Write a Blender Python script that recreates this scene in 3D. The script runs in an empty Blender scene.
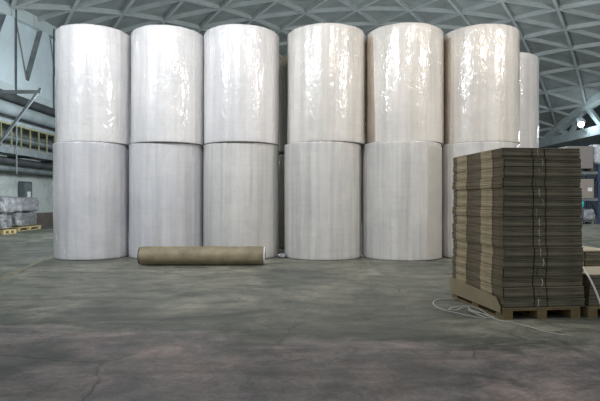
import bpy, bmesh, math, random
from math import sin, cos, pi, atan, asin, sqrt, radians
from mathutils import Vector, Matrix, noise

random.seed(7)
S = bpy.context.scene
C = S.collection
F = 524.0          # focal length in photo pixels (600 px wide)
HC = 1.15          # camera height


# ------------------------------------------------------------------ helpers
def thing(name, label, cat, loc=(0, 0, 0), rotz=0.0, group=None):
    o = bpy.data.objects.new(name, None)
    o.empty_display_size = .2
    C.objects.link(o)
    o.location = loc
    o.rotation_euler = (0, 0, rotz)
    o['label'] = label
    o['category'] = cat
    if group:
        o['group'] = group
    return o


def tag(o, label, cat, group=None):
    o['label'] = label
    o['category'] = cat
    if group:
        o['group'] = group
    return o


def obj(name, bm, mats, parent=None, smooth=None, loc=None, rotz=None):
    me = bpy.data.meshes.new(name)
    bmesh.ops.recalc_face_normals(bm, faces=bm.faces[:])
    if smooth is not None:
        for f in bm.faces:
            f.smooth = True
        for e in bm.edges:
            if len(e.link_faces) == 2 and e.calc_face_angle(0) > radians(smooth):
                e.smooth = False
    bm.to_mesh(me)
    bm.free()
    if not isinstance(mats, (list, tuple)):
        mats = [mats]
    for m in mats:
        me.materials.append(m)
    o = bpy.data.objects.new(name, me)
    C.objects.link(o)
    if parent:
        o.parent = parent
    if loc is not None:
        o.location = loc
    if rotz is not None:
        o.rotation_euler = (0, 0, rotz)
    return o


def struct(name, bm, mats, parent=None, smooth=None):
    o = obj(name, bm, mats, parent, smooth)
    if not parent:
        o['kind'] = 'structure'
    return o


def dup(root, loc, rotz=None, label=None, group=None):
    r = root.copy()
    C.objects.link(r)
    r.location = loc
    if rotz is not None:
        r.rotation_euler = (0, 0, rotz)
    if label:
        r['label'] = label
    if group:
        r['group'] = group
    for ch in list(root.children):
        c = ch.copy()
        C.objects.link(c)
        c.parent = r
        for g in ch.children:
            d = g.copy()
            C.objects.link(d)
            d.parent = c
    return r


def add_box(bm, c, s, rot=None, bev=0.0, mi=0):
    """box centred at c, full size s, optional rotation matrix"""
    M = Matrix.Translation(c)
    if rot is not None:
        M = M @ rot.to_4x4()
    r = bmesh.ops.create_cube(bm, size=1.0, matrix=M @ Matrix.Diagonal((s[0], s[1], s[2], 1)))
    vs = r['verts']
    fs = {f for v in vs for f in v.link_faces}
    for f in fs:
        f.material_index = mi
    if bev > 0:
        es = {e for v in vs for e in v.link_edges}
        bmesh.ops.bevel(bm, geom=list(es), offset=bev, segments=2, affect='EDGES', profile=.6, material=-1)


def box(c, s, rot=None, bev=0.0):
    bm = bmesh.new()
    add_box(bm, c, s, rot, bev)
    return bm


def add_beam(bm, p0, p1, w, h, up=(0, 0, 1), mi=0, bev=0.0):
    p0, p1 = Vector(p0), Vector(p1)
    d = p1 - p0
    L = d.length
    z = d.normalized()
    upv = Vector(up)
    x = upv.cross(z)
    if x.length < 1e-4:
        x = Vector((1, 0, 0)).cross(z)
    x.normalize()
    y = z.cross(x)
    R = Matrix((x, y, z)).transposed()
    add_box(bm, (p0 + p1) / 2, (w, h, L), R, bev, mi)


def beam(p0, p1, w, h, up=(0, 0, 1), bev=0.0):
    bm = bmesh.new()
    add_beam(bm, p0, p1, w, h, up, 0, bev)
    return bm


def add_tube(bm, pts, r, n=10, cap=True):
    pts = [Vector(p) for p in pts]
    rings = []
    prev = None
    for i, p in enumerate(pts):
        a = pts[max(i - 1, 0)]
        b = pts[min(i + 1, len(pts) - 1)]
        t = (b - a).normalized()
        if prev is None:
            x = t.cross(Vector((0, 0, 1)))
            if x.length < 1e-3:
                x = t.cross(Vector((0, 1, 0)))
        else:
            x = prev - t * prev.dot(t)
        x.normalize()
        prev = x
        y = t.cross(x)
        rr = r[i] if isinstance(r, (list, tuple)) else r
        rings.append([bm.verts.new(p + (x * cos(2 * pi * k / n) + y * sin(2 * pi * k / n)) * rr) for k in range(n)])
    for i in range(len(rings) - 1):
        for k in range(n):
            bm.faces.new((rings[i][k], rings[i][(k + 1) % n], rings[i + 1][(k + 1) % n], rings[i + 1][k]))
    if cap:
        bm.faces.new(rings[0])
        bm.faces.new(rings[-1])


def tube(pts, r, n=10):
    bm = bmesh.new()
    add_tube(bm, pts, r, n)
    return bm


def smooth_path(pts, n=6):
    """Catmull-Rom"""
    P = [Vector(p) for p in pts]
    out = []
    for i in range(len(P) - 1):
        p0 = P[max(i - 1, 0)]
        p1, p2 = P[i], P[i + 1]
        p3 = P[min(i + 2, len(P) - 1)]
        for k in range(n):
            t = k / n
            out.append(.5 * ((2 * p1) + (p2 - p0) * t + (2 * p0 - 5 * p1 + 4 * p2 - p3) * t * t + (3 * p1 - p0 - 3 * p2 + p3) * t ** 3))
    out.append(P[-1])
    return out


def floor_pt(px, py, z=0.0):
    d = F * (HC - z) / (py - 200.5)
    return Vector(((px - 300) / F * d, d, z))


# ------------------------------------------------------------------ materials
def new_mat(name):
    m = bpy.data.materials.new(name)
    m.use_nodes = True
    nt = m.node_tree
    return m, nt, nt.nodes, nt.links, nt.nodes['Principled BSDF']


def ramp(N, stops, interp='LINEAR'):
    r = N.new('ShaderNodeValToRGB')
    r.color_ramp.interpolation = interp
    el = r.color_ramp.elements
    while len(el) < len(stops):
        el.new(.5)
    for e, (p, c) in zip(el, stops):
        e.position = p
        e.color = c if len(c) == 4 else (*c, 1)
    return r


def coords(N, L, scale=(1, 1, 1), loc=(0, 0, 0), kind='Object', rz=0.0):
    t = N.new('ShaderNodeTexCoord')
    m = N.new('ShaderNodeMapping')
    m.inputs['Scale'].default_value = scale
    m.inputs['Location'].default_value = loc
    m.inputs['Rotation'].default_value = (0, 0, rz)
    L.new(t.outputs[kind], m.inputs['Vector'])
    return m.outputs['Vector']


def noise_tex(N, L, vec, scale, detail=4, rough=.55, dist=0.0):
    n = N.new('ShaderNodeTexNoise')
    n.inputs['Scale'].default_value = scale
    n.inputs['Detail'].default_value = detail
    n.inputs['Roughness'].default_value = rough
    n.inputs['Distortion'].default_value = dist
    L.new(vec, n.inputs['Vector'])
    return n.outputs['Fac']


def mixc(N, L, fac, a, b, blend='MIX'):
    m = N.new('ShaderNodeMix')
    m.data_type = 'RGBA'
    m.blend_type = blend
    for sock, v in ((m.inputs[0], fac), (m.inputs[6], a), (m.inputs[7], b)):
        if hasattr(v, 'is_output') or isinstance(v, bpy.types.NodeSocket):
            L.new(v, sock)
        elif isinstance(v, (int, float)):
            sock.default_value = v
        else:
            sock.default_value = (*v, 1)
    return m.outputs[2]


def math_n(N, L, op, a, b=None, clamp=False):
    m = N.new('ShaderNodeMath')
    m.operation = op
    m.use_clamp = clamp
    for i, v in enumerate((a, b)):
        if v is None:
            continue
        if isinstance(v, bpy.types.NodeSocket):
            L.new(v, m.inputs[i])
        else:
            m.inputs[i].default_value = v
    return m.outputs[0]


def bump(N, L, height, strength, dist=.01, normal=None):
    b = N.new('ShaderNodeBump')
    b.inputs['Strength'].default_value = strength
    b.inputs['Distance'].default_value = dist
    L.new(height, b.inputs['Height'])
    if normal is not None:
        L.new(normal, b.inputs['Normal'])
    return b.outputs['Normal']


def simple(name, col, rough=.6, metal=0.0, var=.25, scale=6.0, bstr=0.0, spec=.5):
    m, nt, N, L, P = new_mat(name)
    v = coords(N, L)
    n = noise_tex(N, L, v, scale, 5)
    r = ramp(N, [(.3, tuple(c * (1 - var) for c in col)), (.7, tuple(min(1, c * (1 + var)) for c in col))])
    L.new(n, r.inputs[0])
    L.new(r.outputs[0], P.inputs['Base Color'])
    P.inputs['Roughness'].default_value = rough
    P.inputs['Metallic'].default_value = metal
    P.inputs['Specular IOR Level'].default_value = spec
    if bstr:
        L.new(bump(N, L, noise_tex(N, L, v, scale * 6, 4), bstr, .01), P.inputs['Normal'])
    return m


def emit(name, col, st):
    m, nt, N, L, P = new_mat(name)
    P.inputs['Base Color'].default_value = (*col, 1)
    P.inputs['Emission Color'].default_value = (*col, 1)
    P.inputs['Emission Strength'].default_value = st
    return m


def paper_mat(name, col, streak, coat=1.0):
    """white tissue paper seen through a tight, crinkled stretch film"""
    m, nt, N, L, P = new_mat(name)
    oi = N.new('ShaderNodeObjectInfo')
    tc = N.new('ShaderNodeTexCoord')
    add = N.new('ShaderNodeVectorMath')
    add.operation = 'ADD'
    L.new(tc.outputs['Object'], add.inputs[0])
    sc = N.new('ShaderNodeVectorMath')
    sc.operation = 'SCALE'
    sc.inputs[0].default_value = (13, 7, 5)
    L.new(oi.outputs['Random'], sc.inputs['Scale'])
    L.new(sc.outputs[0], add.inputs[1])

    def vec(s):
        mp = N.new('ShaderNodeMapping')
        mp.inputs['Scale'].default_value = s
        L.new(add.outputs[0], mp.inputs['Vector'])
        return mp.outputs['Vector']
    # colour: faint vertical streaks, a few thin film-overlap bands
    n1 = noise_tex(N, L, vec((5, 5, .22)), 1.3, 5, .6)
    r1 = ramp(N, [(.34, streak), (.58, col)])
    L.new(n1, r1.inputs[0])
    n2 = noise_tex(N, L, vec((1, 1, 1)), 1.1, 3)
    r2 = ramp(N, [(.35, (.88, .89, .91)), (.65, (1, 1, 1))])
    L.new(n2, r2.inputs[0])
    base = mixc(N, L, 1.0, r1.outputs[0], r2.outputs[0], 'MULTIPLY')
    n4 = noise_tex(N, L, vec((.3, .3, 9)), 2.0, 3)
    r4 = ramp(N, [(.46, (1, 1, 1)), (.495, (.93, .92, .9)), (.53, (1, 1, 1))])
    L.new(n4, r4.inputs[0])
    base = mixc(N, L, .7, base, r4.outputs[0], 'MULTIPLY')
    L.new(base, P.inputs['Base Color'])
    P.inputs['Roughness'].default_value = .30
    P.inputs['Specular IOR Level'].default_value = .5
    # film relief: tall thin pleats plus diagonal tension crinkles
    h1 = noise_tex(N, L, vec((1, 1, .2)), 22, 1.5, .5, .3)
    h2 = noise_tex(N, L, vec((1, 1, .6)), 5.5, 1, .5, .8)
    h3 = noise_tex(N, L, vec((1, 1, .28)), 44, 1, .5, .3)
    # film is pulled tight in places and puckered in others
    pk = noise_tex(N, L, vec((1, 1, .5)), 3.0, 3)
    rp = ramp(N, [(.38, (.12, .12, .12)), (.60, (1, 1, 1))])
    L.new(pk, rp.inputs[0])
    hs = math_n(N, L, 'ADD', h1, math_n(N, L, 'MULTIPLY', h3, .6))
    hs = math_n(N, L, 'MULTIPLY', hs, rp.outputs[0])
    h = math_n(N, L, 'ADD', hs, math_n(N, L, 'MULTIPLY', h2, 1.6))
    L.new(bump(N, L, h, .5, .011), P.inputs['Normal'])
    P.inputs['Coat Weight'].default_value = coat
    P.inputs['Coat Roughness'].default_value = .12
    P.inputs['Coat IOR'].default_value = 1.55
    L.new(bump(N, L, h, 1.0, .0075), P.inputs['Coat Normal'])
    return m


def film_mat(name):
    m, nt, N, L, P = new_mat(name)
    v = coords(N, L)
    h = noise_tex(N, L, v, 14, 5, .6, 1.0)
    P.inputs['Base Color'].default_value = (.92, .92, .92, 1)
    P.inputs['Roughness'].default_value = .2
    P.inputs['Coat Weight'].default_value = .5
    L.new(bump(N, L, h, .5, .03), P.inputs['Normal'])
    r = ramp(N, [(.42, (.03, .03, .03)), (.75, (.40, .40, .40))])
    L.new(h, r.inputs[0])
    L.new(r.outputs[0], P.inputs['Alpha'])
    return m


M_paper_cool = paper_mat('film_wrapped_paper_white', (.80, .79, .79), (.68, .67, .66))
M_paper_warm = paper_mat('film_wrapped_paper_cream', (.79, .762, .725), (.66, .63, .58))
M_paper_shaded = paper_mat('film_wrapped_paper_lower', (.69, .68, .66), (.53, .52, .50), .55)  # weaker light on the lower tier, darkened into the paper colour
M_paper_shaded_cool = paper_mat('film_wrapped_paper_lower_cool', (.685, .685, .705), (.56, .555, .57), .55)  # same lower-tier dimming in the colour, with a cool tint
M_gap_roll = paper_mat('film_wrapped_brown_paper', (.15, .125, .085), (.105, .088, .06), .25)  # brown paper, darkened further with the shade of the gap
M_tail = simple('loose_paper_layer', (.86, .84, .80), .5, var=.05, scale=3)
M_film = film_mat('loose_stretch_film')


def floor_mat():
    m, nt, N, L, P = new_mat('worn_concrete_floor')
    v = coords(N, L)
    sep = N.new('ShaderNodeSeparateXYZ')
    L.new(v, sep.inputs[0])
    big = noise_tex(N, L, coords(N, L, (.7, .7, 1)), 1.0, 7, .66, .8)
    r0 = ramp(N, [(.36, (.128, .141, .118)), (.5, (.205, .21, .172)), (.64, (.305, .298, .246))])
    L.new(big, r0.inputs[0])
    # rosy bare slab in the foreground, with a ragged edge
    yy = math_n(N, L, 'ADD', sep.outputs[1], math_n(N, L, 'MULTIPLY', math_n(N, L, 'SUBTRACT', noise_tex(N, L, v, 1.6, 6, .65), .5), 1.0))
    yy = math_n(N, L, 'ADD', yy, math_n(N, L, 'MULTIPLY', math_n(N, L, 'ADD', sep.outputs[0], .4), .16))
    edge = ramp(N, [(.0, (1, 1, 1)), (1, (0, 0, 0))])
    mr = N.new('ShaderNodeMapRange')
    mr.inputs[1].default_value = 4.30
    mr.inputs[2].default_value = 4.52
    L.new(yy, mr.inputs[0])
    L.new(mr.outputs[0], edge.inputs[0])
    n2 = noise_tex(N, L, coords(N, L, (1, 1, 1), (3, 1, 0)), 1.6, 6, .62, .5)
    r2 = ramp(N, [(.38, (.185, .178, .172)), (.52, (.29, .258, .243)), (.64, (.40, .325, .298))])
    L.new(n2, r2.inputs[0])
    col = mixc(N, L, edge.outputs[0], r0.outputs[0], r2.outputs[0])
    # dark band of grime just beyond that edge
    gm = N.new('ShaderNodeMapRange')
    gm.inputs[1].default_value = 4.45
    gm.inputs[2].default_value = 5.3
    L.new(yy, gm.inputs[0])
    gr = ramp(N, [(0, (0, 0, 0)), (.10, (1, 1, 1)), (.4, (.6, .6, .6)), (1, (0, 0, 0))])
    L.new(gm.outputs[0], gr.inputs[0])
    gf = math_n(N, L, 'MULTIPLY', gr.outputs[0], .6)
    col = mixc(N, L, gf, col, (.082, .09, .084))
    # tyre scuffs swept across
    sw = noise_tex(N, L, coords(N, L, (.45, 1.5, 1), (0, 2, 0), 'Object', -.55), 1.3, 6, .62, 1.6)
    rs = ramp(N, [(.38, (.62, .63, .62)), (.53, (1, 1, 1)), (.75, (1.0, 1.0, .98))])
    L.new(sw, rs.inputs[0])
    col = mixc(N, L, .9, col, rs.outputs[0], 'MULTIPLY')
    # blotches and fine grit
    bl = noise_tex(N, L, v, 4.0, 9, .74, .6)
    rb = ramp(N, [(.38, (.50, .51, .52)), (.58, (1.12, 1.12, 1.12))])
    L.new(bl, rb.inputs[0])
    col = mixc(N, L, .8, col, rb.outputs[0], 'MULTIPLY')
    fg = noise_tex(N, L, v, 32, 5, .7)
    rf = ramp(N, [(.34, (.70, .70, .71)), (.66, (1.2, 1.2, 1.2))])
    L.new(fg, rf.inputs[0])
    col = mixc(N, L, .7, col, rf.outputs[0], 'MULTIPLY')
    # cracks
    dn = N.new('ShaderNodeTexNoise')
    dn.inputs['Scale'].default_value = 2.2
    dn.inputs['Detail'].default_value = 5
    L.new(v, dn.inputs['Vector'])
    dv = mixc(N, L, .22, v, dn.outputs['Color'])
    vo = N.new('ShaderNodeTexVoronoi')
    vo.feature = 'DISTANCE_TO_EDGE'
    vo.inputs['Scale'].default_value = .8
    L.new(dv, vo.inputs['Vector'])
    rc = ramp(N, [(.0, (1, 1, 1)), (.004, (.5, .5, .5)), (.007, (0, 0, 0))])
    L.new(vo.outputs['Distance'], rc.inputs[0])
    ck = noise_tex(N, L, v, .8, 3)
    rk = ramp(N, [(.48, (0, 0, 0)), (.56, (1, 1, 1))])
    L.new(ck, rk.inputs[0])
    cf = math_n(N, L, 'MULTIPLY', math_n(N, L, 'MULTIPLY', rc.outputs[0], rk.outputs[0]), .6)
    col = mixc(N, L, cf, col, (.035, .035, .033))
    L.new(col, P.inputs['Base Color'])
    rr = ramp(N, [(.3, (.42, .42, .42)), (.7, (.68, .68, .68))])
    L.new(bl, rr.inputs[0])
    L.new(rr.outputs[0], P.inputs['Roughness'])
    P.inputs['Specular IOR Level'].default_value = .4
    hb = math_n(N, L, 'SUBTRACT', math_n(N, L, 'MULTIPLY', bl, .6), cf)
    L.new(bump(N, L, hb, .25, .02), P.inputs['Normal'])
    return m


M_floor = floor_mat()
M_line = simple('worn_yellow_line_paint', (.20, .185, .12), .7, var=.35, scale=5)
M_panel = simple('grey_green_roof_panel', (.25, .272, .27), .8, var=.22, scale=.9)
M_rib = simple('pale_grey_roof_rib', (.38, .412, .412), .75, var=.12, scale=1.5)
M_conc = simple('pale_painted_concrete', (.56, .64, .66), .75, var=.12, scale=1.2)
M_infill = simple('bluish_infill_panel', (.64, .74, .79), .75, var=.12, scale=.8)
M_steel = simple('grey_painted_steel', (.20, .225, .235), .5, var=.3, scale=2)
M_dark = simple('dark_grimy_steel', (.07, .078, .082), .6, var=.3, scale=2)
M_duct = simple('pale_insulated_duct', (.36, .41, .43), .45, var=.2, scale=1.5)
M_yellow = simple('faded_yellow_railing', (.27, .26, .13), .6, var=.2, scale=5)
M_pine = simple('yellow_pine_board', (.21, .16, .078), .75, var=.25, scale=7)
M_pine_pale = simple('pale_pine_board', (.62, .50, .26), .75, var=.2, scale=7)
M_kraft = None


def wall_mat():
    m, nt, N, L, P = new_mat('whitewashed_brick_wall')
    v = coords(N, L)
    sp = N.new('ShaderNodeSeparateXYZ')
    L.new(v, sp.inputs[0])
    cb = N.new('ShaderNodeCombineXYZ')
    L.new(math_n(N, L, 'ADD', sp.outputs[0], sp.outputs[1]), cb.inputs[0])
    L.new(sp.outputs[2], cb.inputs[1])
    b = N.new('ShaderNodeTexBrick')
    b.inputs['Scale'].default_value = 3.2
    b.inputs['Mortar Size'].default_value = .018
    b.inputs['Color1'].default_value = (.66, .70, .68, 1)
    b.inputs['Color2'].default_value = (.60, .64, .625, 1)
    b.inputs['Mortar'].default_value = (.47, .51, .50, 1)
    L.new(cb.outputs[0], b.inputs['Vector'])
    n = noise_tex(N, L, v, .9, 7, .7)
    r = ramp(N, [(.35, (.48, .50, .48)), (.55, (1, 1, 1))])
    L.new(n, r.inputs[0])
    L.new(mixc(N, L, .85, b.outputs['Color'], r.outputs[0], 'MULTIPLY'), P.inputs['Base Color'])
    P.inputs['Roughness'].default_value = .85
    return m


M_wall = wall_mat()


def cardboard_mat(name, c0, c1, freq=130.0, vert=False):
    """edge of stacked corrugated sheets: thin horizontal liners with darker fluting between"""
    m, nt, N, L, P = new_mat(name)
    v = coords(N, L)
    w = N.new('ShaderNodeTexNoise')
    w.inputs['Scale'].default_value = 1.0
    w.inputs['Detail'].default_value = 2
    L.new(coords(N, L, (.6, .6, freq)), w.inputs['Vector'])
    n = noise_tex(N, L, coords(N, L, (3, 3, 40)), 1.6, 5, .7)
    f = math_n(N, L, 'ADD', math_n(N, L, 'MULTIPLY', w.outputs['Fac'], .62), math_n(N, L, 'MULTIPLY', n, .38))
    r = ramp(N, [(.38, c0), (.60, c1)])
    L.new(f, r.inputs[0])
    L.new(r.outputs[0], P.inputs['Base Color'])
    P.inputs['Roughness'].default_value = .85
    P.inputs['Specular IOR Level'].default_value = .2
    L.new(bump(N, L, f, .35, .008), P.inputs['Normal'])
    return m


M_flute = cardboard_mat('corrugated_edge_olive', (.055, .052, .036), (.27, .25, .185))
M_liner = cardboard_mat('corrugated_edge_tan', (.21, .17, .105), (.56, .46, .31))
M_recess = cardboard_mat('corrugated_edge_brown', (.08, .065, .042), (.25, .207, .138))
M_sheet = simple('plain_cardboard_sheet', (.30, .245, .155), .8, var=.12, scale=4)
M_sheet_pale = simple('pale_cardboard_sheet', (.55, .50, .40), .75, var=.1, scale=4)
M_carton = simple('brown_carton', (.34, .30, .26), .8, var=.08, scale=3)
M_strap = simple('white_plastic_strap', (.62, .62, .61), .5, var=.04)
M_core = simple('kraft_core_paper', (.255, .218, .14), .6, var=.3, scale=4.5)
M_plug = simple('dark_core_plug', (.06, .06, .055), .6)
M_wrapw = simple('white_film_end', (.75, .77, .80), .25, var=.1, scale=20, bstr=.3)
M_bluesteel = simple('blue_rack_upright', (.05, .075, .17), .45)
M_orange = simple('yellow_rack_beam', (.55, .36, .06), .45)
M_teal = simple('teal_plastic_bag', (.10, .62, .66), .3, var=.3, scale=9, bstr=.4)
M_label = simple('white_paper_label', (.85, .85, .85), .6, var=.02)
M_box_dark = simple('grey_green_cabinet', (.10, .125, .13), .5, var=.15)


def wrapped_mat(name, c0, c1):
    m, nt, N, L, P = new_mat(name)
    v = coords(N, L, (1, 1, 2.2))
    n = noise_tex(N, L, v, 4, 6, .65, 1.2)
    r = ramp(N, [(.35, c0), (.68, c1)])
    L.new(n, r.inputs[0])
    L.new(r.outputs[0], P.inputs['Base Color'])
    P.inputs['Roughness'].default_value = .35
    P.inputs['Coat Weight'].default_value = 1
    P.inputs['Coat Roughness'].default_value = .15
    L.new(bump(N, L, n, .8, .08), P.inputs['Normal'])
    L.new(bump(N, L, n, 1.0, .12), P.inputs['Coat Normal'])
    return m


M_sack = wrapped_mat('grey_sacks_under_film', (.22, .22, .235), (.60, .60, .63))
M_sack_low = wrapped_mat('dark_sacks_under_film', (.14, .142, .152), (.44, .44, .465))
M_silver = wrapped_mat('silver_wrapped_goods', (.22, .23, .27), (.55, .57, .62))
M_whitebags = wrapped_mat('white_bagged_goods', (.55, .62, .72), (.9, .88, .9))

# ------------------------------------------------------------------ setting
XL, XR = -11.3, 20.0
Y0, Y1 = 15.0, 44.5
bm = bmesh.new()
add_box(bm, (16, 17, -.1), (60, 62, .2))
struct('floor', bm, M_floor)

bm = bmesh.new()
a, b = floor_pt(-60, 309), floor_pt(52, 255.5)
d = (b - a).normalized()
nrm = Vector((-d.y, d.x, 0)) * .035
vs = [bm.verts.new(p) for p in (a - nrm, a + nrm, b + nrm, b - nrm)]
vs2 = [bm.verts.new(v.co + Vector((0, 0, .003))) for v in vs]
bm.faces.new(vs2)
for k in range(4):
    bm.faces.new((vs[k], vs[(k + 1) % 4], vs2[(k + 1) % 4], vs2[k]))
struct('trim_1', bm, M_line)


def arch(y):
    return 5.5 + 3.4 * (1 - ((y - 26) / 18.5) ** 2)


def shell(x, y):
    return arch(y) + 2.7 * (1 - ((x - 4.35) / 15.65) ** 2)


# roof shell with its triangular rib lattice
bm = bmesh.new()
NX, NY = 36, 34
g = [[bm.verts.new((XL + (XR - XL) * i / NX, Y0 + (Y1 - Y0) * j / NY, shell(XL + (XR - XL) * i / NX, Y0 + (Y1 - Y0) * j / NY))) for j in range(NY + 1)] for i in range(NX + 1)]
gt = [[bm.verts.new(v.co + Vector((0, 0, .25))) for v in col] for col in g]
for i in range(NX):
    for j in range(NY):
        bm.faces.new((g[i][j], g[i + 1][j], g[i + 1][j + 1], g[i][j + 1]))
        bm.faces.new((gt[i][j], gt[i][j + 1], gt[i + 1][j + 1], gt[i + 1][j]))
for i in range(NX):
    bm.faces.new((g[i][0], gt[i][0], gt[i + 1][0], g[i + 1][0]))
    bm.faces.new((g[i][NY], g[i + 1][NY], gt[i + 1][NY], gt[i][NY]))
for j in range(NY):
    bm.faces.new((g[0][j], g[0][j + 1], gt[0][j + 1], gt[0][j]))
    bm.faces.new((g[NX][j], gt[NX][j], gt[NX][j + 1], g[NX][j + 1]))
ceil = struct('ceiling', bm, M_panel, smooth=40)

bm = bmesh.new()
SX, SY = 2.8, 2.05
YA = 30.2


def node(i, j):
    return Vector((4.45 + SX * (i + .5 * (j % 2)), YA + SY * j))


def clip(p, q):
    t0, t1 = 0.0, 1.0
    d = q - p
    for ax, lo, hi in ((0, XL, XR), (1, Y0, Y1)):
        if abs(d[ax]) < 1e-9:
            if p[ax] < lo or p[ax] > hi:
                return None
            continue
        a, b = (lo - p[ax]) / d[ax], (hi - p[ax]) / d[ax]
        if a > b:
            a, b = b, a
        t0, t1 = max(t0, a), min(t1, b)
    if t1 - t0 < .05:
        return None
    return p + d * t0, p + d * t1


def rib(bm, p, q, w, h):
    c = clip(p, q)
    if not c:
        return
    A = Vector((c[0].x, c[0].y, shell(*c[0]) - h / 2 + .03))
    B = Vector((c[1].x, c[1].y, shell(*c[1]) - h / 2 + .03))
    add_beam(bm, A, B, w, h)


for j in range(-8, 9):
    for i in range(-8, 9):
        p = node(i, j)
        rib(bm, p, node(i + 1, j), .12, .20)
        if j % 2 == 0:
            rib(bm, p, node(i, j + 1), .135, .22)
            rib(bm, p, node(i - 1, j + 1), .135, .22)
        else:
            rib(bm, p, node(i + 1, j + 1), .135, .22)
            rib(bm, p, node(i, j + 1), .135, .22)
obj('roof_ribs', bm, M_rib, ceil)

# neighbouring bay beyond the right truss, and the end walls
bm = bmesh.new()
for (y0, y1) in ((15, 24), (24, 34), (34, 44.5)):
    add_box(bm, (33, (y0 + y1) / 2, 9.6), (26, y1 - y0, .3))
for k in range(7):
    add_beam(bm, (20.4 + k * 4, 15, 9.3), (20.4 + k * 4, 44.5, 9.3), .25, .4)
struct('ceiling_far', bm, M_panel)
struct('wall_back', box((17.2, 44.9, 5.5), (57, .4, 11)), simple('dim_end_wall', (.10, .12, .13), .85, var=.2, scale=.6))
struct('wall_right', box((45.9, 30, 5), (.4, 30, 10)), M_panel)
struct('wall_left', box((XL - .45, 24.5, 5.5), (.3, 40, 11.2)), M_wall)
# plinth along the foot of the left wall
bm = box((XL - .2, 24.5, .3), (.22, 40, .6))
struct('baseboard_left', bm, simple('brown_brick_plinth', (.16, .135, .12), .8, var=.3, scale=4))


# trusses --------------------------------------------------------------
def truss(name, label, x, ylo, yhi, period, y_first_upper, mchord, infill, zl=.26):
    t = thing(name, label, 'truss', (x, 0, 5.0), 0, 'bowstring roof trusses')

    def up(y):
        return Vector((0, y, arch(y) - 5.0 - .05))
    n = 18
    bm = bmesh.new()
    for k in range(n):
        add_beam(bm, up(ylo + (yhi - ylo) * k / n), up(ylo + (yhi - ylo) * (k + 1) / n + .02), .62, .62)
    obj('upper_chord', bm, mchord, t)
    obj('lower_chord', beam((0, ylo - .5, zl), (0, Y1, zl), .6, .62), mchord, t)
    k = 0
    y = y_first_upper
    while y > ylo + period * .6:
        y -= period
    while y < yhi - period * .6:
        for s in (-1, 1):
            q = Vector((0, y + s * period / 2, zl + .2))
            p = up(y) + Vector((0, s * .15, 0))
            if not infill and ylo < q.y < yhi and p.z - zl > .7:
                obj('diagonal', beam(q, p, .30, .24, (1, 0, 0)), mchord, t)
        y += period
    if infill:
        # flush panel with a deep triangular recess in every bay
        bm = bmesh.new()
        xf, xb = .27, .03
        struts = []
        zb = .50
        for k in range(-3, 9):
            yc = 21.25 + k * 2.76
            ya, yb = yc - 1.38, yc + 1.38
            if ya < ylo or yb > yhi - 1:
                continue
            A, B = (xf, ya, zb), (xf, yb, zb)
            Cc, D = (xf, yb, up(yb).z), (xf, ya, up(ya).z)
            t1 = (xf, yc - 1.0, up(yc - 1.0).z - .30)
            t2 = (xf, yc + 1.22, up(yc + 1.22).z - .30)
            h = .30 if t1[2] > 2.2 and t2[2] > 2.2 else .1
            t3 = (xf, yc + .08, max(zb + .12, 1.0 if t1[2] > 2.2 else .7))
            t4 = (xf, yc - .18, t3[2])
            V = {k_: bm.verts.new(p_) for k_, p_ in zip('ABCD1234', (A, B, Cc, D, t1, t2, t3, t4))}
            for f_ in ('AB34', 'BC23', 'CD12', 'DA41'):
                bm.faces.new([V[c_] for c_ in f_])
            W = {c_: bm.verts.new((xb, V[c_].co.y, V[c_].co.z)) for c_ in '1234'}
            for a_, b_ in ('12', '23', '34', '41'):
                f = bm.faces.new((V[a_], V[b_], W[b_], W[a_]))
                f.material_index = 1  # recess sides in darker grey, their shade put into the colour
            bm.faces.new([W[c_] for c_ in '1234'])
            struts.append((t1, t4))
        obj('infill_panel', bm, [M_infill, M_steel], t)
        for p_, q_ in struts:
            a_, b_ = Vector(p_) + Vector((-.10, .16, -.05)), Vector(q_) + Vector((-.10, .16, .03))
            obj('diagonal', beam(a_, b_, .16, .10, (1, 0, 0)), M_steel, t)  # dark strip added to repeat the shaded reveal on the left edge
        for yv in (20.25, 23.35, 17.5):
            obj('hanger_rod', beam((.33, yv, .2), (.33, yv, up(yv).z), .045, .045), M_dark, t)
    return t


truss('roof_truss', 'pale bowstring roof truss with infill panels along the left wall', XL, 13.0, 44.2, 2.75, 23.2, M_conc, True)
truss('roof_truss', 'pale open bowstring roof truss with floodlight at the far right', XR, 13.0, 44.2, 4.1, 36.7, M_conc, False, .82)

# ------------------------------------------------------------------ left wall services
YA0, YA1 = 13.0, 34.0


def pipe(name, label, x, z, r, m, y0=YA0, y1=YA1, square=False, group='pipes along the left wall'):
    if square:
        bm = beam((0, y0, 0), (0, y1, 0), r * 2, r * 2, (0, 0, 1), .01)
        o = obj(name, bm, m, None, None, (x, 0, z))
    else:
        o = obj(name, tube([(0, y0, 0), (0, y1, 0)], r, 16), m, None, 40, (x, 0, z))
    for k in range(5):
        xw = XL - .3 - x
        obj('wall_clamp', box(((xw + .02 - r) / 2, y0 + 2.2 + k * 4.1, 0), (-xw - .02 - r, .06, .06)), M_dark, o)
    return tag(o, label, 'pipe', group)


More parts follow.
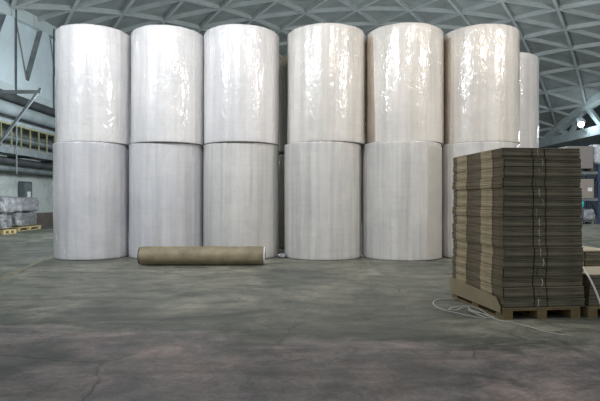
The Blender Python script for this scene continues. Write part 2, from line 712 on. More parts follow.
pipe('steel_pipe', 'dark straight steel pipe highest along the left wall under the truss', -10.85, 5.02, .17, M_dark)
pipe('insulated_duct', 'thick pale insulated duct along the left wall', -10.6, 4.48, .24, M_duct)
pipe('steel_pipe', 'dark steel pipe tucked under the thick pale duct', -10.95, 4.20, .20, M_dark)
pipe('insulated_duct', 'slimmer pale duct just above the yellow railing', -10.35, 3.95, .10, M_duct)
pipe('steel_pipe', 'grey pipe on the wall behind the yellow railing, upper one', -11.1, 3.55, .13, M_steel)
pipe('steel_pipe', 'grey pipe on the wall behind the yellow railing, lower one', -11.1, 3.17, .10, M_duct)
pipe('steel_pipe', 'dark pipe hung under the catwalk along the left wall', -10.75, 2.62, .12, M_dark)
pipe('steel_pipe', 'grey pipe lowest along the left wall under the catwalk', -11.0, 2.36, .10, M_steel)

t = thing('catwalk', 'grey steel catwalk with a yellow railing along the left wall', 'catwalk', (-10.65, 0, 2.85))
obj('deck', box((0, 23.5, .05), (.95, 21, .1)), M_steel, t)
obj('deck_edge', box((.48, 23.5, .06), (.04, 21, .22)), M_steel, t)
obj('railing_rail', beam((.46, 13, .98), (.46, 34, .98), .05, .05), M_yellow, t)
obj('railing_rail', beam((.46, 13, .52), (.46, 34, .52), .035, .035), M_steel, t)
for k in range(18):
    obj('railing_post', beam((.46, 15.9 + k * .65, .1), (.46, 15.9 + k * .65, .98), .04, .04), M_yellow, t)
for k in range(8):
    obj('bracket', beam((-.62, 15 + k * 2.6, -.02), (.42, 15 + k * 2.6, -.02), .08, .1), M_dark, t)

t = thing('pipe_bracket', 'grey wall bracket with slanting strut under the dark upper pipe', 'bracket', (-11.6, 17.5, 4.78), 0, 'pipe brackets')
obj('arm', beam((0, 0, 0), (2.95, 0, 0), .09, .10), M_steel, t)
obj('strut', beam((2.95, 0, .12), (1.49, 0, -1.80), .08, .08), M_steel, t)

t = thing('pipe_hanger', 'pale drop hanger gripping the ducts beside the first white roll', 'bracket', (-10.2, 22.7, 4.0), 0, 'pipe brackets')
obj('drop_post', beam((.1, 0, -.02), (.1, 0, .62), .12, .16), M_duct, t)
obj('clip', box((.0, 0, .10), (.2, .22, .05)), M_steel, t)

for k, (px, lab) in enumerate(((-10.06, 'thin grey drop pipe in front of the railing near the frame edge'),)):
    o = obj('drop_pipe', tube([(0, 0, 0), (0, 0, 1.9)], .025, 8), M_steel, None, 40, (px, 18.6, 2.1))
    tag(o, lab, 'pipe', 'drop pipes')

t = thing('electrical_cabinet', 'dark grey cabinet with a white sign on the left wall behind wrapped pallets', 'cabinet', (XL - .25, 21.85, .9))
obj('case', box((.1, 0, .52), (.24, .66, 1.04), None, .02), M_box_dark, t)
obj('door', box((.23, 0, .5), (.03, .56, .92), None, .008), simple('cabinet_door', (.16, .19, .195), .5), t)
obj('warning_sign', box((.25, 0, .48), (.012, .26, .28)), M_label, t)


# ------------------------------------------------------------------ pallets
def pallet(label, loc, rotz, w=.8, l=1.2, h=.105, m=M_pine, group='wooden pallets'):
    """origin at the near left corner, w along x, l along y"""
    t = thing('wooden_pallet', label, 'pallet', loc, rotz, group)
    bh = h - .022 * 2 - .018
    # stringer boards under the deck, along y (3) then deck boards across (along x)
    for fx in (0, .5, 1):
        x = .05 + fx * (w - .10)
        obj('bottom_board', box((x, l / 2, .009), (.1, l, .018), None, .002), m, t)
        obj('stringer_board', box((x, l / 2, .018 + bh + .011), (.1, l, .022), None, .002), m, t)
        for fy in (0, .5, 1):
            obj('block', box((x, .0725 + fy * (l - .145), .018 + bh / 2), (.1, .145, bh), None, .003), m, t)
    n = 7
    for k in range(n):
        y = .06 + (l - .12) * k / (n - 1)
        obj('deck_board', box((w / 2, y, h - .011), (w, .12, .022), None, .002), m, t)
    return t


RZ = radians(6.8)
P0 = Vector((1.953, 5.04, 0))
pallet('yellow pine pallet under the tall stack of cardboard bundles', P0, RZ)


def loc_in(p0, rz, x, y, z):
    return Vector((p0.x + cos(rz) * x - sin(rz) * y, p0.y + sin(rz) * x + cos(rz) * y, z))


# cardboard bundles: outline with flaps on the left side and slots on the front
def bundle_bm(w, l, h, rng, fine=True):
    """w along x (front), l along y; origin at centre of base. Slots at the strap on the front."""
    bm = bmesh.new()
    hw, hl = w / 2, l / 2
    s = .010
    # outline, counter clockwise from near left; each entry (x, y, material of the edge that follows)
    # front (y = -hl)
    xs1, xs2 = -hw + w * .385, -hw + w * .53
    o = [(-hw, -hl, 0), (xs1 - .012, -hl, 2), (xs1 - .012, -hl + .05, 2), (xs1, -hl + .05, 2), (xs1, -hl, 0),
         (xs2, -hl, 2), (xs2, -hl + .05, 2), (xs2 + .012, -hl + .05, 2), (xs2 + .012, -hl, 0),
         (hw, -hl, 0), (hw, hl, 0)]
    # left side going from far to near: flaps stand out, the rest is set back
    ts = [(0, s, 2), (.11, s, 1), (.11, 0, 1), (.33, 0, 1), (.33, s, 2), (.615, s, 1), (.615, 0, 1), (.815, 0, 1), (.815, s, 2), (1.0, s, 2)]
    for (t, dx, mi) in ts:
        o.append((-hw + dx, hl - l * t, mi))
    # material per edge: flap edges tan
    mats = [e[2] for e in o]
    k0 = 11
    mats[k0:] = [2, 1, 1, 1, 2, 2, 1, 1, 2, 0]
    nl = 9
    prev_top = None
    rings = []
    for k in range(nl):
        z0, z1 = h * k / nl, h * (k + 1) / nl
        inset, insx = (.006, .0015) if k in (0, nl - 1) else (0, 0)
        dx, dy = rng.uniform(-.004, .004), rng.uniform(-.004, .004)
        for z in (z0, z1):
            rings.append([bm.verts.new((x * (1 - insx / hw) + dx, y * (1 - inset / hl) + dy, z)) for (x, y, _) in o])
    n = len(o)
    for i in range(len(rings) - 1):
        for k in range(n):
            f = bm.faces.new((rings[i][k], rings[i][(k + 1) % n], rings[i + 1][(k + 1) % n], rings[i + 1][k]))
            f.material_index = mats[k]
    f = bm.faces.new(rings[0])
    f.material_index = 1
    f = bm.faces.new(rings[-1])
    f.material_index = 1
    return bm


def strap_bm(w, l, h, x, rng):
    """flat band round the bundle, front to back"""
    bm = bmesh.new()
    hl = l / 2 + .006
    pts = [(x, -hl, .012), (x + rng.uniform(-.012, .012), -hl - .002, h * .5), (x + rng.uniform(-.008, .008), -hl, h - .012),
           (x, -hl + .05, h - .001), (x, hl - .05, h - .001), (x, hl, h - .012), (x, hl, .012), (x, hl - .05, .001), (x, -hl + .05, .001), (x, -hl, .012)]
    prev = None
    first = None
    for p in pts[:-1]:
        r = [bm.verts.new((p[0] - .004, p[1], p[2])), bm.verts.new((p[0] + .004, p[1], p[2]))]
        if prev:
            bm.faces.new((prev[0], prev[1], r[1], r[0]))
        else:
            first = r
        prev = r
    bm.faces.new((prev[0], prev[1], first[1], first[0]))
    bmesh.ops.solidify(bm, geom=bm.faces[:], thickness=.0015)
    return bm


ORD = ['bottom', 'second', 'third', 'fourth', 'fifth', 'sixth', 'seventh', 'eighth']
NB = 16
rng = random.Random(3)
z = .112
BH = (1.662 - z) / NB
W0, L0 = .80, 1.205
protos = []
for k in range(3):
    protos.append((bundle_bm(W0, L0, BH - .001, rng), strap_bm(W0, L0, BH - .001, -W0 / 2 + W0 * (.42, .455, .485)[k], rng)))
first = []
for k in range(NB):
    if k == 0:
        lab = 'lowest cardboard bundle, directly on the pallet of the tall stack'
    elif k == NB - 1:
        lab = 'topmost strapped cardboard bundle of the tall pallet stack'
    elif k < 8:
        lab = '%s cardboard bundle up from the pallet in the tall stack' % ORD[k]
    else:
        lab = '%s strapped cardboard bundle down from the top of the tall stack' % ORD[NB - 1 - k]
    f = k / (NB - 1)
    # the stack leans in a little towards the top on its right
    cx = .416 - .016 * f + rng.uniform(-.007, .007)
    cy = .602 + rng.uniform(-.006, .006)
    p = loc_in(P0, RZ, cx, cy, z)
    ang = RZ + radians(rng.uniform(-.45, .45))
    if k < 3:
        t = thing('cardboard_bundle', lab, 'cardboard bundle', p, ang, 'strapped cardboard bundles in the tall stack')
        obj('cardboard_sheets', protos[k][0], [M_flute, M_liner, M_recess], t)
        obj('strap', protos[k][1], M_strap, t)
        first.append(t)
    else:
        t = dup(first[rng.randrange(3)], p, ang, lab)
    sx = (1.05 - .05 * f) + rng.uniform(-.006, .006)
    t.scale = (sx, 1, 1)
    z += BH

# loose sheet under the lowest bundle, bent up along the left side
t = thing('cardboard_sheet', 'plain brown cardboard sheet hanging along the left side of the pallet', 'cardboard sheet', P0, RZ)
obj('base_panel', box((.40, .60, .1085), (.80, 1.2, .006)), M_sheet, t)
bm = bmesh.new()
prof = [(1.215, .055, .245), (.6, .062, .225), (.10, .066, .205), (.012, .066, .125)]
rows = []
for (y, z0, z1) in prof:
    rows.append([bm.verts.new((-.024, y, z0)), bm.verts.new((-.024, y, z1)), bm.verts.new((-.019, y, z1)), bm.verts.new((-.019, y, z0))])
for i in range(len(rows) - 1):
    for k in range(4):
        bm.faces.new((rows[i][k], rows[i][(k + 1) % 4], rows[i + 1][(k + 1) % 4], rows[i + 1][k]))
bm.faces.new(rows[0])
bm.faces.new(rows[-1])
obj('side_flap', bm, M_sheet, t)

# lower stack on the next pallet, cut by the right edge of the frame
P1 = loc_in(P0, RZ, .875, -.01, 0)
pallet('yellow pine pallet under the low cardboard piles at the right edge', P1, RZ)
H1 = (.412 - .106) / 3
for k in range(3):
    lab = ['lowest bundle in the front low pile at right edge', 'middle bundle in the front low pile at right edge', 'top bundle of the front low pile with pale sheet over it'][k]
    p = loc_in(P1, RZ, .415, .30, .106 + k * H1)
    r = random.Random(20 + k)
    if k == 0:
        ft = thing('cardboard_bundle', lab, 'cardboard bundle', p, RZ, 'cardboard bundles in the low piles')
        obj('cardboard_sheets', bundle_bm(.80, .58, H1 - .001, r), [M_flute, M_liner, M_recess], ft)
        obj('strap', strap_bm(.80, .58, H1 - .001, -.03, r), M_strap, ft)
    else:
        t = dup(ft, p, RZ + radians(r.uniform(-.5, .5)), lab)
o = obj('cardboard_sheet', box((0, 0, .006), (.80, .575, .012), None, .002), M_sheet_pale, None, None, loc_in(P1, RZ, .415, .30, .107 + 3 * H1), RZ)
tag(o, 'pale cardboard sheet lying on the front low pile at right edge', 'cardboard sheet')
H2 = (.58 - .106) / 4
for k in range(4):
    lab = ['lowest bundle in the rear low pile at right edge', 'second bundle up in the rear low pile at right edge', 'third bundle up in the rear low pile at right edge', 'top bundle of the rear low pile under a pale sheet'][k]
    p = loc_in(P1, RZ, .405, .95, .106 + k * H2)
    r = random.Random(30 + k)
    if k == 0:
        ft = thing('cardboard_bundle', lab, 'cardboard bundle', p, RZ, 'cardboard bundles in the low piles')
        obj('cardboard_sheets', bundle_bm(.80, .58, H2 - .001, r), [M_flute, M_liner, M_recess], ft)
        obj('strap', strap_bm(.80, .58, H2 - .001, -.30, r), M_strap, ft)
    else:
        t = dup(ft, p, RZ + radians(r.uniform(-.5, .5)), lab)
o = obj('cardboard_sheet', box((0, 0, .006), (.80, .575, .012), None, .002), M_sheet_pale, None, None, loc_in(P1, RZ, .405, .95, .107 + 4 * H2), RZ)
tag(o, 'pale cardboard sheet lying on the rear low pile at right edge', 'cardboard sheet')


# ------------------------------------------------------------------ straps on the floor
def ribbon(pts, w, th=.003, n=6, tilt=0.0):
    P = smooth_path(pts, n)
    bm = bmesh.new()
    rows = []
    for i, p in enumerate(P):
        t = (P[min(i + 1, len(P) - 1)] - P[max(i - 1, 0)]).normalized()
        s = t.cross(Vector((0, 0, 1)))
        s = s.normalized() if s.length > 1e-4 else Vector((1, 0, 0))
        s = (s + Vector((0, 0, tilt))).normalized() * w / 2
        up = s.cross(t).normalized() * th
        rows.append([bm.verts.new(p - s), bm.verts.new(p + s), bm.verts.new(p + s + up), bm.verts.new(p - s + up)])
    for i in range(len(rows) - 1):
        for k in range(4):
            bm.faces.new((rows[i][k], rows[i][(k + 1) % 4], rows[i + 1][(k + 1) % 4], rows[i + 1][k]))
    bm.faces.new(rows[0])
    bm.faces.new(rows[-1])
    return bm


def fp(x, y, z=.004):
    return floor_pt(x, y, z)


coil = [fp(461, 298.6), fp(447, 298.4), fp(437, 299.8), fp(433, 303), fp(437, 307), fp(446, 310.5), fp(457, 313), fp(470, 316), fp(482, 318.2), fp(490, 317.6),
        fp(492, 316.2, .012), fp(484, 314, .02), fp(474, 311.5, .03), fp(469, 308.5, .035), fp(468, 306.5, .035), fp(462, 307.5, .02), fp(456, 310),
        fp(449, 309.5), fp(455, 306.8, .02), fp(468, 305.8, .045), fp(478, 308.5, .03), fp(488, 314.4, .012), fp(494, 317.2), fp(491, 318.2), fp(484, 316.8, .02), fp(476, 313.4, .03), fp(468, 310, .02),
        fp(475, 311, .02), fp(486, 315, .02), fp(498, 320.2), fp(512, 322.4), fp(530, 327.2), fp(545, 331.4), fp(560, 334.5), fp(571, 335.4)]
o = obj('plastic_strap', ribbon(coil, .011, .0025, 6), M_strap)
tag(o, 'white plastic strap lying in loose loops on the floor beside the pallet', 'strap')
o_a = loc_in(P1, RZ, .03, .60, .45)
def pp(x, y, d):
    return Vector(((x - 300) / F * d, d, HC - (y - 200.5) / F * d))


pts = [pp(580.5, 257, 5.72), pp(582.5, 262, 5.55), pp(583, 267.5, 5.3), pp(584.5, 271, 5.06), pp(588, 275.5, 5.0), pp(592.5, 284, 4.98), pp(596.5, 293, 4.97), pp(600, 302, 4.96), pp(604, 312, 4.95), pp(612, 322, 4.93)]
o = obj('plastic_strap', tube(smooth_path(pts, 6), .009, 8), simple('bright_white_strap', (.86, .86, .86), .4, var=.03), None, 60)
tag(o, 'white plastic strap drooping off the low cardboard pile at right edge', 'strap')


# ------------------------------------------------------------------ big paper rolls
def fit(a, b, Fd):
    """centre and radius from left/right silhouette pixels and front distance"""
    t1, t2 = atan((a - 300) / F), atan((b - 300) / F)
    m, h = (t1 + t2) / 2, (t2 - t1) / 2
    k = cos(m) / sin(h) - 1           # D - R = R * k
    R = Fd / k
    Lh = R / sin(h)
    return Lh * sin(m), Lh * cos(m), R


def roll_bm(R, H, seed, amp=1.0, bulge=0.0, round_top=.06, round_bot=.035):
    lip = 1.0 if round_top > .04 else .15
    bm = bmesh.new()
    n = 160
    prof = [(0, 0), (R - .25, 0)]
    for k in range(5):
        a = pi / 2 * k / 4
        prof.append((R - round_bot + round_bot * sin(a), round_bot - round_bot * cos(a)))
    nz = 44
    for k in range(1, nz):
        prof.append((R, round_bot + (H - round_bot - round_top) * k / nz))
    for k in range(7):
        a = pi / 2 * k / 6
        prof.append((R - round_top + round_top * cos(a), H - round_top + round_top * sin(a)))
    prof += [(R - .3, H), (.09, H), (.09, H - .05), (0, H - .05)]
    so = Vector((seed * 3.7, seed * 1.3, seed * 5.1))
    rings = []
    for (r, z) in prof:
        if r == 0:
            rings.append([bm.verts.new((0, 0, z))])
            continue
        ring = []
        for k in range(n):
            a = 2 * pi * k / n
            rr = r
            zz = z
            if r > R - .2:
                u = Vector((cos(a), sin(a), 0))
                e = min(1.0, max(0, (z - (H - .5)) / .5))
                b1 = noise.noise(u * 1.6 + Vector((0, 0, z * .5)) + so) * .010
                b2 = noise.noise(u * 9 + Vector((0, 0, z * .35)) + so) * .0045
                b3 = noise.noise(u * 16 + Vector((0, 0, z * 2.2)) + so) * (.002 + .004 * e)
                rr = r + (b1 + b2 + b3) * amp - .005 + bulge * sin(pi * z / H) * .02
                if z > H - .1:
                    zz = z + noise.noise(u * 2.5 + so) * .012 * amp * lip - .008 * lip
            ring.append(bm.verts.new((rr * cos(a), rr * sin(a), zz)))
        rings.append(ring)
    for i in range(len(rings) - 1):
        A, B = rings[i], rings[i + 1]
        if len(A) == 1 and len(B) == 1:
            continue
        for k in range(n):
            k2 = (k + 1) % n
            if len(A) == 1:
                bm.faces.new((A[0], B[k2], B[k]))
            elif len(B) == 1:
                bm.faces.new((A[k], A[k2], B[0]))
            else:
                bm.faces.new((A[k], A[k2], B[k2], B[k]))
    return bm


def patch_bm(R, a0, a1, z0, z1, off, slant=0.0, n=14, nz=14, wav=.004, seed=1):
    """a thin layer lying just off the roll's surface between two angles (0 = towards +x, -pi/2 = to the viewer)"""
    bm = bmesh.new()
    so = Vector((seed * 2.1, seed * 4.3, 0))
    g = []
    for i in range(n + 1):
        col = []
        for j in range(nz + 1):
            t = i / n
            a = a0 + (a1 - a0) * t + slant * (j / nz - .5)
            z = z0 + (z1 - z0) * j / nz
            r = R + off * (1.0 if t > .1 else .3 + .7 * t / .1) + noise.noise(Vector((a * 6, z * 3, 0)) + so) * wav
            col.append(bm.verts.new((r * cos(a), r * sin(a), z)))
        g.append(col)
    for i in range(n):
        for j in range(nz):
            bm.faces.new((g[i][j], g[i + 1][j], g[i + 1][j + 1], g[i][j + 1]))
    bmesh.ops.solidify(bm, geom=bm.faces[:], thickness=.002)
    return bm


HR = 2.284
lower = [(53, 129, 10.10), (128.3, 204.3, 10.24), (203, 279, 10.2), (284, 362, 10.08), (362, 441.5, 10.0), (439.0, 519.5, 10.1)]
upper = [(55, 131.8, 10.12), (130.4, 205, 10.18), (203.6, 279.5, 10.14), (287, 365.5, 10.08), (365.8, 443.6, 10.06), (441.2, 520, 10.12)]
lab_l = ['lower white paper roll at the left end of the front row',
         'lower white paper roll behind the left end of the brown tube',
         'lower white paper roll behind the right end of the brown tube',
         'lower white paper roll just right of the dark gap',
         'lower white paper roll with a loose outer layer on its right side',
         'lower white paper roll half hidden behind the tall cardboard stack']
lab_u = ['upper white paper roll at the left end, beside the truss wall',
         'upper plain bright white paper roll, second from the left end',
         'upper white paper roll just left of the dark gap',
         'upper creamy paper roll just right of the dark gap',
         'upper creamy paper roll, second from the right end of the front row',
         'upper creamy paper roll above the tall cardboard stack']
GR = 'large film-wrapped white paper rolls'
rolls = {}
for i in range(6):
    for tier, src, labs in ((0, lower, lab_l), (1, upper, lab_u)):
        X, D, R = fit(src[i][0], src[i][1], src[i][2] - .085)
        t = thing('paper_roll', labs[i], 'paper roll', (X, D, tier * (HR + .002)), 0, GR)
        if tier:
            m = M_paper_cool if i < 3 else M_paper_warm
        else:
            m = M_paper_shaded_cool if i < 2 else M_paper_shaded
        amp = [1.0, .8, 1.0, 1.2, 1.0, 1.1][i]
        obj('wrapped_paper', roll_bm(R, HR, i * 2 + tier + 1, amp, 0.0, .07 if tier else .022, .03 if not tier else .014), m, t, 50)
        rolls[(i, tier)] = (t, R)


def ang(deg):
    return radians(deg - 90)      # 0 = straight towards the viewer's side, positive to the right


t, R = rolls[(4, 0)]
obj('loose_paper_layer', patch_bm(R, ang(28), ang(74), .02, 2.2, .010, .05, seed=3), M_tail, t, 50)
t, R = rolls[(3, 1)]
obj('loose_film', patch_bm(R, ang(60), ang(96), .02, .20, .018, .3, wav=.02, seed=5), M_film, t, 60)
t, R = rolls[(0, 0)]
obj('film_fold', tube([Vector(((R + .0) * cos(ang(a_)), (R + .0) * sin(ang(a_)), z_)) for a_, z_ in ((-50, .56), (-43, .53), (-40, .36), (-33, .30), (-26, .2), (-22, .22), (-20, .1))], .008, 6), M_film, t, 60)
t, R = rolls[(1, 0)]
obj('film_fold', tube([Vector(((R + .0) * cos(ang(a_)), (R + .0) * sin(ang(a_)), z_)) for a_, z_ in ((-80, .50), (-66, .32), (-52, .12))], .010, 6), M_film, t, 60)
M_tan = simple('bare_tan_paper_layer', (.70, .62, .53), .6, var=.12, scale=2)  # tan holds the shade and warm bounce between neighbouring rolls
t, R = rolls[(4, 1)]
obj('loose_paper_layer', patch_bm(R, ang(-60), ang(-96), .03, 2.12, .004, -.10, wav=.003, seed=10), M_tan, t, 50)  # strip added for the tan film edge and the shade beside it
t, R = rolls[(5, 1)]
obj('loose_paper_layer', patch_bm(R, ang(-66), ang(-98), .03, 2.12, .004, .06, wav=.003, seed=12), M_tan, t, 50)  # strip added for warm bounce off the next roll, painted tan

# rolls of the second row that show in the gaps
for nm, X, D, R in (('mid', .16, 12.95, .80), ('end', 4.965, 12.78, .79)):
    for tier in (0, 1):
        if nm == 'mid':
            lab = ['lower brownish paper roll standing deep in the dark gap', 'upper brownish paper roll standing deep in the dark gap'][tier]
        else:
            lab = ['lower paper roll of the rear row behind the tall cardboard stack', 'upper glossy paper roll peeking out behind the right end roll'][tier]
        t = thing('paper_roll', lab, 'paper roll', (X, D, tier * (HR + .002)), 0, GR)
        obj('wrapped_paper', roll_bm(R, HR, 40 + tier + (5 if nm == 'mid' else 0), .8, 0, .06, .04), M_paper_cool if nm == 'end' else M_gap_roll, t, 50)

# brown core tube lying in front
t = thing('core_tube', 'brown kraft paper tube lying on the floor before the white rolls', 'tube', (-1.735, 9.32, .170), radians(.3))
bm = bmesh.new()
n = 48
rows = []
L = 2.19
for i in range(41):
    x = -L / 2 + L * i / 40
    row = []
    for k in range(n):
        a = 2 * pi * k / n
        u = Vector((x * 1.2, cos(a) * 1.5, sin(a) * 1.5))
        r = .165 + noise.noise(u * 2) * .003 + noise.noise(Vector((x * 14, cos(a) * .7, sin(a) * .7))) * .0015
        if i in (0, 40):
            r -= .012
        row.append(bm.verts.new((x, r * cos(a), r * sin(a))))
    rows.append(row)
for i in range(40):
    for k in range(n):
        bm.faces.new((rows[i][k], rows[i][(k + 1) % n], rows[i + 1][(k + 1) % n], rows[i + 1][k]))
bm.faces.new(rows[0])
bm.faces.new(rows[-1])
obj('wrapper', bm, M_core, t, 40)
for s in (-1, 1):
    bm = bmesh.new()
    # ring-shaped end with a dark bore
    prof = [(.155, 0), (.150, .022), (.085, .026), (.080, .0), (.02, -.0)]
    rows = []
    for (r, x) in prof:
        rows.append([bm.verts.new((s * (L / 2 - .004 + x), r * cos(2 * pi * k / 32), r * sin(2 * pi * k / 32))) for k in range(32)])
    for i in range(len(prof) - 1):
        for k in range(32):
            f = bm.faces.new((rows[i][k], rows[i][(k + 1) % 32], rows[i + 1][(k + 1) % 32], rows[i + 1][k]))
            f.material_index = 0 if i < 2 else 1
    f = bm.faces.new(rows[-1])
    f.material_index = 1
    o = obj('end_cap', bm, [M_wrapw if s > 0 else M_plug, M_plug], t, 40)
    o['label'] = 'white film-wrapped end' if s > 0 else 'dark end'
# ragged film at the right end
obj('film_tail', ribbon([(L / 2 + .015, -.10, -.08), (L / 2 + .05, -.12, -.13), (L / 2 + .10, -.10, -.155), (L / 2 + .16, -.06, -.168)], .05, .003, 5, .4), M_film, t, 50)
obj('film_tail', ribbon([(-L / 2 - .01, -.05, .09), (-L / 2 - .035, -.09, .04), (-L / 2 - .02, -.12, -.02)], .03, .003, 5, .4), M_film, t, 50)

# scrap of film between the rolls
bm = bmesh.new()
r0 = bmesh.ops.create_icosphere(bm, subdivisions=3, radius=.09)
for v in bm.verts:
    q = v.co.copy()
    v.co = q * (1 + noise.noise(q * 18) * .5)
    v.co.z = max(v.co.z * .55 + .045, 0.002)
o = obj('film_scrap', bm, M_silver, None, 60, floor_pt(282, 258.0))
tag(o, 'crumpled scrap of clear film on the floor in the dark gap', 'plastic scrap')


# ------------------------------------------------------------------ wrapped pallet loads by the left wall
def lumpy(bm, c, s, seed, amp=.05, rnd=.18, cuts=14):
    r = bmesh.ops.create_cube(bm, size=1.0)
    vs = r['verts']
    es = list({e for v in vs for e in v.link_edges})
    bmesh.ops.subdivide_edges(bm, edges=es, cuts=cuts, use_grid_fill=True)
    so = Vector((seed * 3.3, seed * 1.7, seed))
    for v in bm.verts:
        q = v.co * 2
        # superellipsoid-like rounding
        p = 6.0
        k = (abs(q.x) ** p + abs(q.y) ** p + abs(q.z) ** p) ** (1 / p)
        q = q / k
        w = Vector((q.x * s[0] / 2, q.y * s[1] / 2, q.z * s[2] / 2))
        nz = noise.noise(w * 2.2 + so) + .5 * noise.noise(w * 6 + so)
        w += q.normalized() * nz * amp
        v.co = w + Vector(c)
    zmin = c[2] - s[2] / 2
    for v in bm.verts:
        v.co.z = max(v.co.z, zmin)


def wrapped_load(label, loc, rotz, w, l, seed, h1=.55, h2=.58, lean=0.05):
    t = thing('wrapped_pallet_load', label, 'wrapped goods', loc, rotz, 'film-wrapped sack loads by the left wall')
    bm = bmesh.new()
    lumpy(bm, (0, 0, h1 / 2 + .0), (w * .92, l * .92, h1), seed, .035)
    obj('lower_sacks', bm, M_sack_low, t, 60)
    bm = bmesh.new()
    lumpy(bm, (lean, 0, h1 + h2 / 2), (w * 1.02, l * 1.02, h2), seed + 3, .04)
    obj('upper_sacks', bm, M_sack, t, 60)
    bm = bmesh.new()
    pts = [(w * .47, -l * .47, h1 + h2 * .6), (w * .53, -l * .53, h1 * 1.1), (w * .5, -l * .5, h1 * .5), (w * .56, -l * .54, .08)]
    bm = ribbon(pts, .22, .004, 6, .3)
    obj('film_tail', bm, M_film, t, 60)
    return t


pallet('pale yellow pallet under the nearer wrapped sacks at left edge', (-11.28, 17.6, 0), 0, 1.32, .8, .15, M_pine_pale)
pallet('pale yellow pallet under the farther wrapped sacks by the left wall', (-11.32, 19.5, 0), 0, .84, 1.7, .15, M_pine_pale)
wrapped_load('nearer grey film-wrapped sack load cut by the left frame edge', (-10.62, 18.0, .152), 0, 1.3, .80, 2, .56, .60)
wrapped_load('farther grey film-wrapped sack load under the wall cabinet', (-10.90, 20.35, .152), 0, .80, 1.6, 6, .56, .56, .02)

# ------------------------------------------------------------------ storage rack at the far right
RX, RY = 14.6, 25.6
t = thing('pallet_rack', 'blue storage rack with yellow beams behind the cardboard stack', 'rack', (RX, RY, 0))
for dx in (0, -2.9):
    for dy in (0, 1.0):
        o = obj('upright', box((dx, dy, 1.45), (.11, .09, 2.9)), M_bluesteel, t)
        obj('foot_plate', box((0, 0, -1.44), (.16, .14, .02)), M_bluesteel, o)
    obj('brace', beam((dx, .05, .4), (dx, .95, 1.3), .04, .04), M_bluesteel, t)
    obj('brace', beam((dx, .95, 1.5), (dx, .05, 2.4), .04, .04), M_bluesteel, t)
for zz in (1.20, 2.50):
    for dy in (0, 1.0):
        o = obj('beam', box((-1.45, dy, zz), (2.78, .05, .13)), M_steel, t)
        obj('beam_connector', box((1.31, -.06, 0), (.14, .06, .20)), M_orange, o)


def carton(name, label, loc, s, m=M_carton, lab=None):
    t = thing(name, label, 'carton', loc, 0, 'cartons on the storage rack')
    obj('carton_body', box((0, 0, s[2] / 2), s, None, .012), m, t)
    obj('tape', box((0, -s[1] / 2 - .002, s[2] * .78), (.06, .004, s[2] * .44)), M_sheet, t)
    if lab:
        obj('shipping_label', box((lab[0], -s[1] / 2 - .003, lab[1]), (.22, .005, .18)), M_label, t)
    return t


pallet('wooden pallet on the rack top beam under the tall plain carton', (13.05, RY - .08, 2.567), 0, 1.25, 1.15, .15, simple('dark_pallet_wood', (.12, .11, .09), .8))
carton('carton', 'tall plain brown carton on the top level of the rack', (13.66, RY + .5, 2.722), (1.28, 1.1, 1.08), simple('grey_brown_carton', (.27, .245, .235), .8, var=.06))
carton('carton', 'brown carton with white label on the middle rack level', (13.62, RY + .5, 1.268), (1.42, 1.1, .93), M_carton, (.52, .42))
o = thing('wrapped_pallet_load', 'white bagged goods under film, beside the tall carton on the rack', 'wrapped goods', (14.85, RY + .5, 2.916))
bm = bmesh.new()
lumpy(bm, (0, 0, .5), (.9, 1.0, 1.0), 11, .05)
obj('bags', bm, M_whitebags, o, 60)
obj('shelf_board', box((0, 0, -.006), (.95, 1.05, .012)), M_steel, o)
pallet('dark pallet on the floor under the silver wrapped goods', (13.2, RY - .0, 0), 0, 1.15, 1.0, .15, M_steel)
for k, xx in enumerate((13.48, 14.14)):
    o = thing('wrapped_pallet_load', ['left silver film-wrapped block under the rack, behind cardboard stack', 'right silver film-wrapped block under the rack beside the blue upright'][k], 'wrapped goods', (xx, RY + .45, .152), 0, 'silver wrapped goods under the rack')
    bm = bmesh.new()
    lumpy(bm, (0, 0, .3), (.56, .9, .6), 13 + k, .03)
    obj('wrapped_goods', bm, M_silver, o, 60)
    obj('film_tail', ribbon([(.2, -.48, .5), (.22, -.5, .3), (.2, -.5, .05)], .1, .004, 5, .3), M_film, o, 60)
bm = bmesh.new()
lumpy(bm, (0, 0, .17), (.5, .5, .34), 21, .05)
o = obj('plastic_bag', bm, M_teal, None, 60, (13.66, RY + .25, .79))
tag(o, 'teal plastic bag on top of the silver wrapped goods', 'bag')

# floodlight on the right truss
t = thing('floodlight', 'glowing floodlight mounted on the lower chord of the right roof truss', 'lamp', (XR - .85, 36.0, 5.62))
obj('bracket', beam((.6, 0, .15), (0, 0, .75), .08, .08), M_steel, t)
bm = bmesh.new()
bmesh.ops.create_cone(bm, cap_ends=True, segments=24, radius1=.30, radius2=.16, depth=.45, matrix=Matrix.Translation((0, 0, .8)) @ Matrix.Rotation(radians(-115), 4, 'X') @ Matrix.Translation((0, 0, -.12)))
obj('housing', bm, M_steel, t, 40)
bm = bmesh.new()
bmesh.ops.create_uvsphere(bm, u_segments=20, v_segments=12, radius=.20, matrix=Matrix.Translation((-.05, -.40, .70)))
obj('lens', bm, emit('floodlight_glow', (.80, .95, 1.0), 14), t, 60)


# ------------------------------------------------------------------ lights
def area(name, loc, target, size, power, col):
    l = bpy.data.lights.new(name, 'AREA')
    l.shape = 'DISK'
    l.size = size
    l.energy = power
    l.color = col
    o = bpy.data.objects.new(name, l)
    C.objects.link(o)
    o.location = loc
    dv = Vector(target) - Vector(loc)
    o.rotation_euler = dv.to_track_quat('-Z', 'Y').to_euler()
    return o


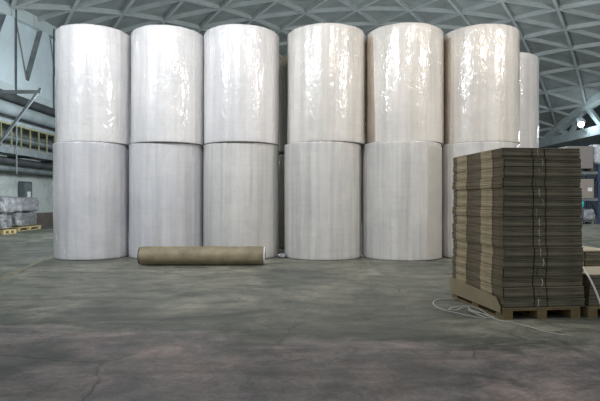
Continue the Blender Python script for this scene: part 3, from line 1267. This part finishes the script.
cool = (.88, .94, 1.0)
warm = (1.0, .88, .75)
area('hall_lamp', (-6.6, 5.0, 5.7), (-3.8, 11, 4.8), .4, 215, cool)
area('hall_lamp', (-2.1, 5.0, 5.8), (-1.6, 11, 4.8), .4, 215, (.96, .98, 1.0))
area('hall_lamp', (2.4, 4.2, 6.0), (2.6, 11, 4.8), .9, 110, warm)
area('hall_lamp', (7.6, 5.0, 5.7), (3.6, 11, 4.8), .4, 235, (1.0, .93, .84))


def point(name, loc, power, col, r=.3):
    l = bpy.data.lights.new(name, 'POINT')
    l.energy = power
    l.color = col
    l.shadow_soft_size = r
    o = bpy.data.objects.new(name, l)
    C.objects.link(o)
    o.location = loc


point('floodlight_beam', (XR - 1.2, 35.0, 6.2), 60, (.8, .95, 1.0), .36)
point('hall_lamp', (-6.2, 17.5, 3.6), 640, (.85, .95, 1.0))  # added fill hidden behind the rolls, lifts left wall and ceiling
point('hall_lamp', (1.5, 23, 4.4), 650, (.9, .97, 1.0))  # unseen fill added behind the rolls to brighten the ceiling
point('hall_lamp', (8.4, 25, 4.4), 760, (.9, .97, 1.0))  # second unseen ceiling fill, added further right
area('hall_lamp', (13, 14, 7.5), (15, 26, 1), .8, 520, (.95, .98, 1.0))  # fill added out of frame to brighten the rack and floor there
point('hall_lamp', (29, 34, 6.0), 500, (.85, .95, 1.0))

w = bpy.data.worlds.new('world')
S.world = w
w.use_nodes = True
bg = w.node_tree.nodes['Background']
bg.inputs[0].default_value = (.92, .96, 1.0, 1)
bg.inputs[1].default_value = .36

# ------------------------------------------------------------------ camera
cd = bpy.data.cameras.new('camera')
cd.sensor_width = 36
cd.lens = F / 600 * 36
cd.clip_end = 300
co = bpy.data.objects.new('camera', cd)
C.objects.link(co)
co.location = (0, 0, HC)
co.rotation_euler = (radians(90), 0, 0)
S.camera = co

vs_ = S.view_settings
vs_.view_transform = 'Standard'
vs_.look = 'None'
vs_.gamma = 1
vs_.exposure = 0.0
vs_.use_curve_mapping = False
S.cycles.use_denoising = True
S.cycles.max_bounces = 8
S.cycles.transparent_max_bounces = 12
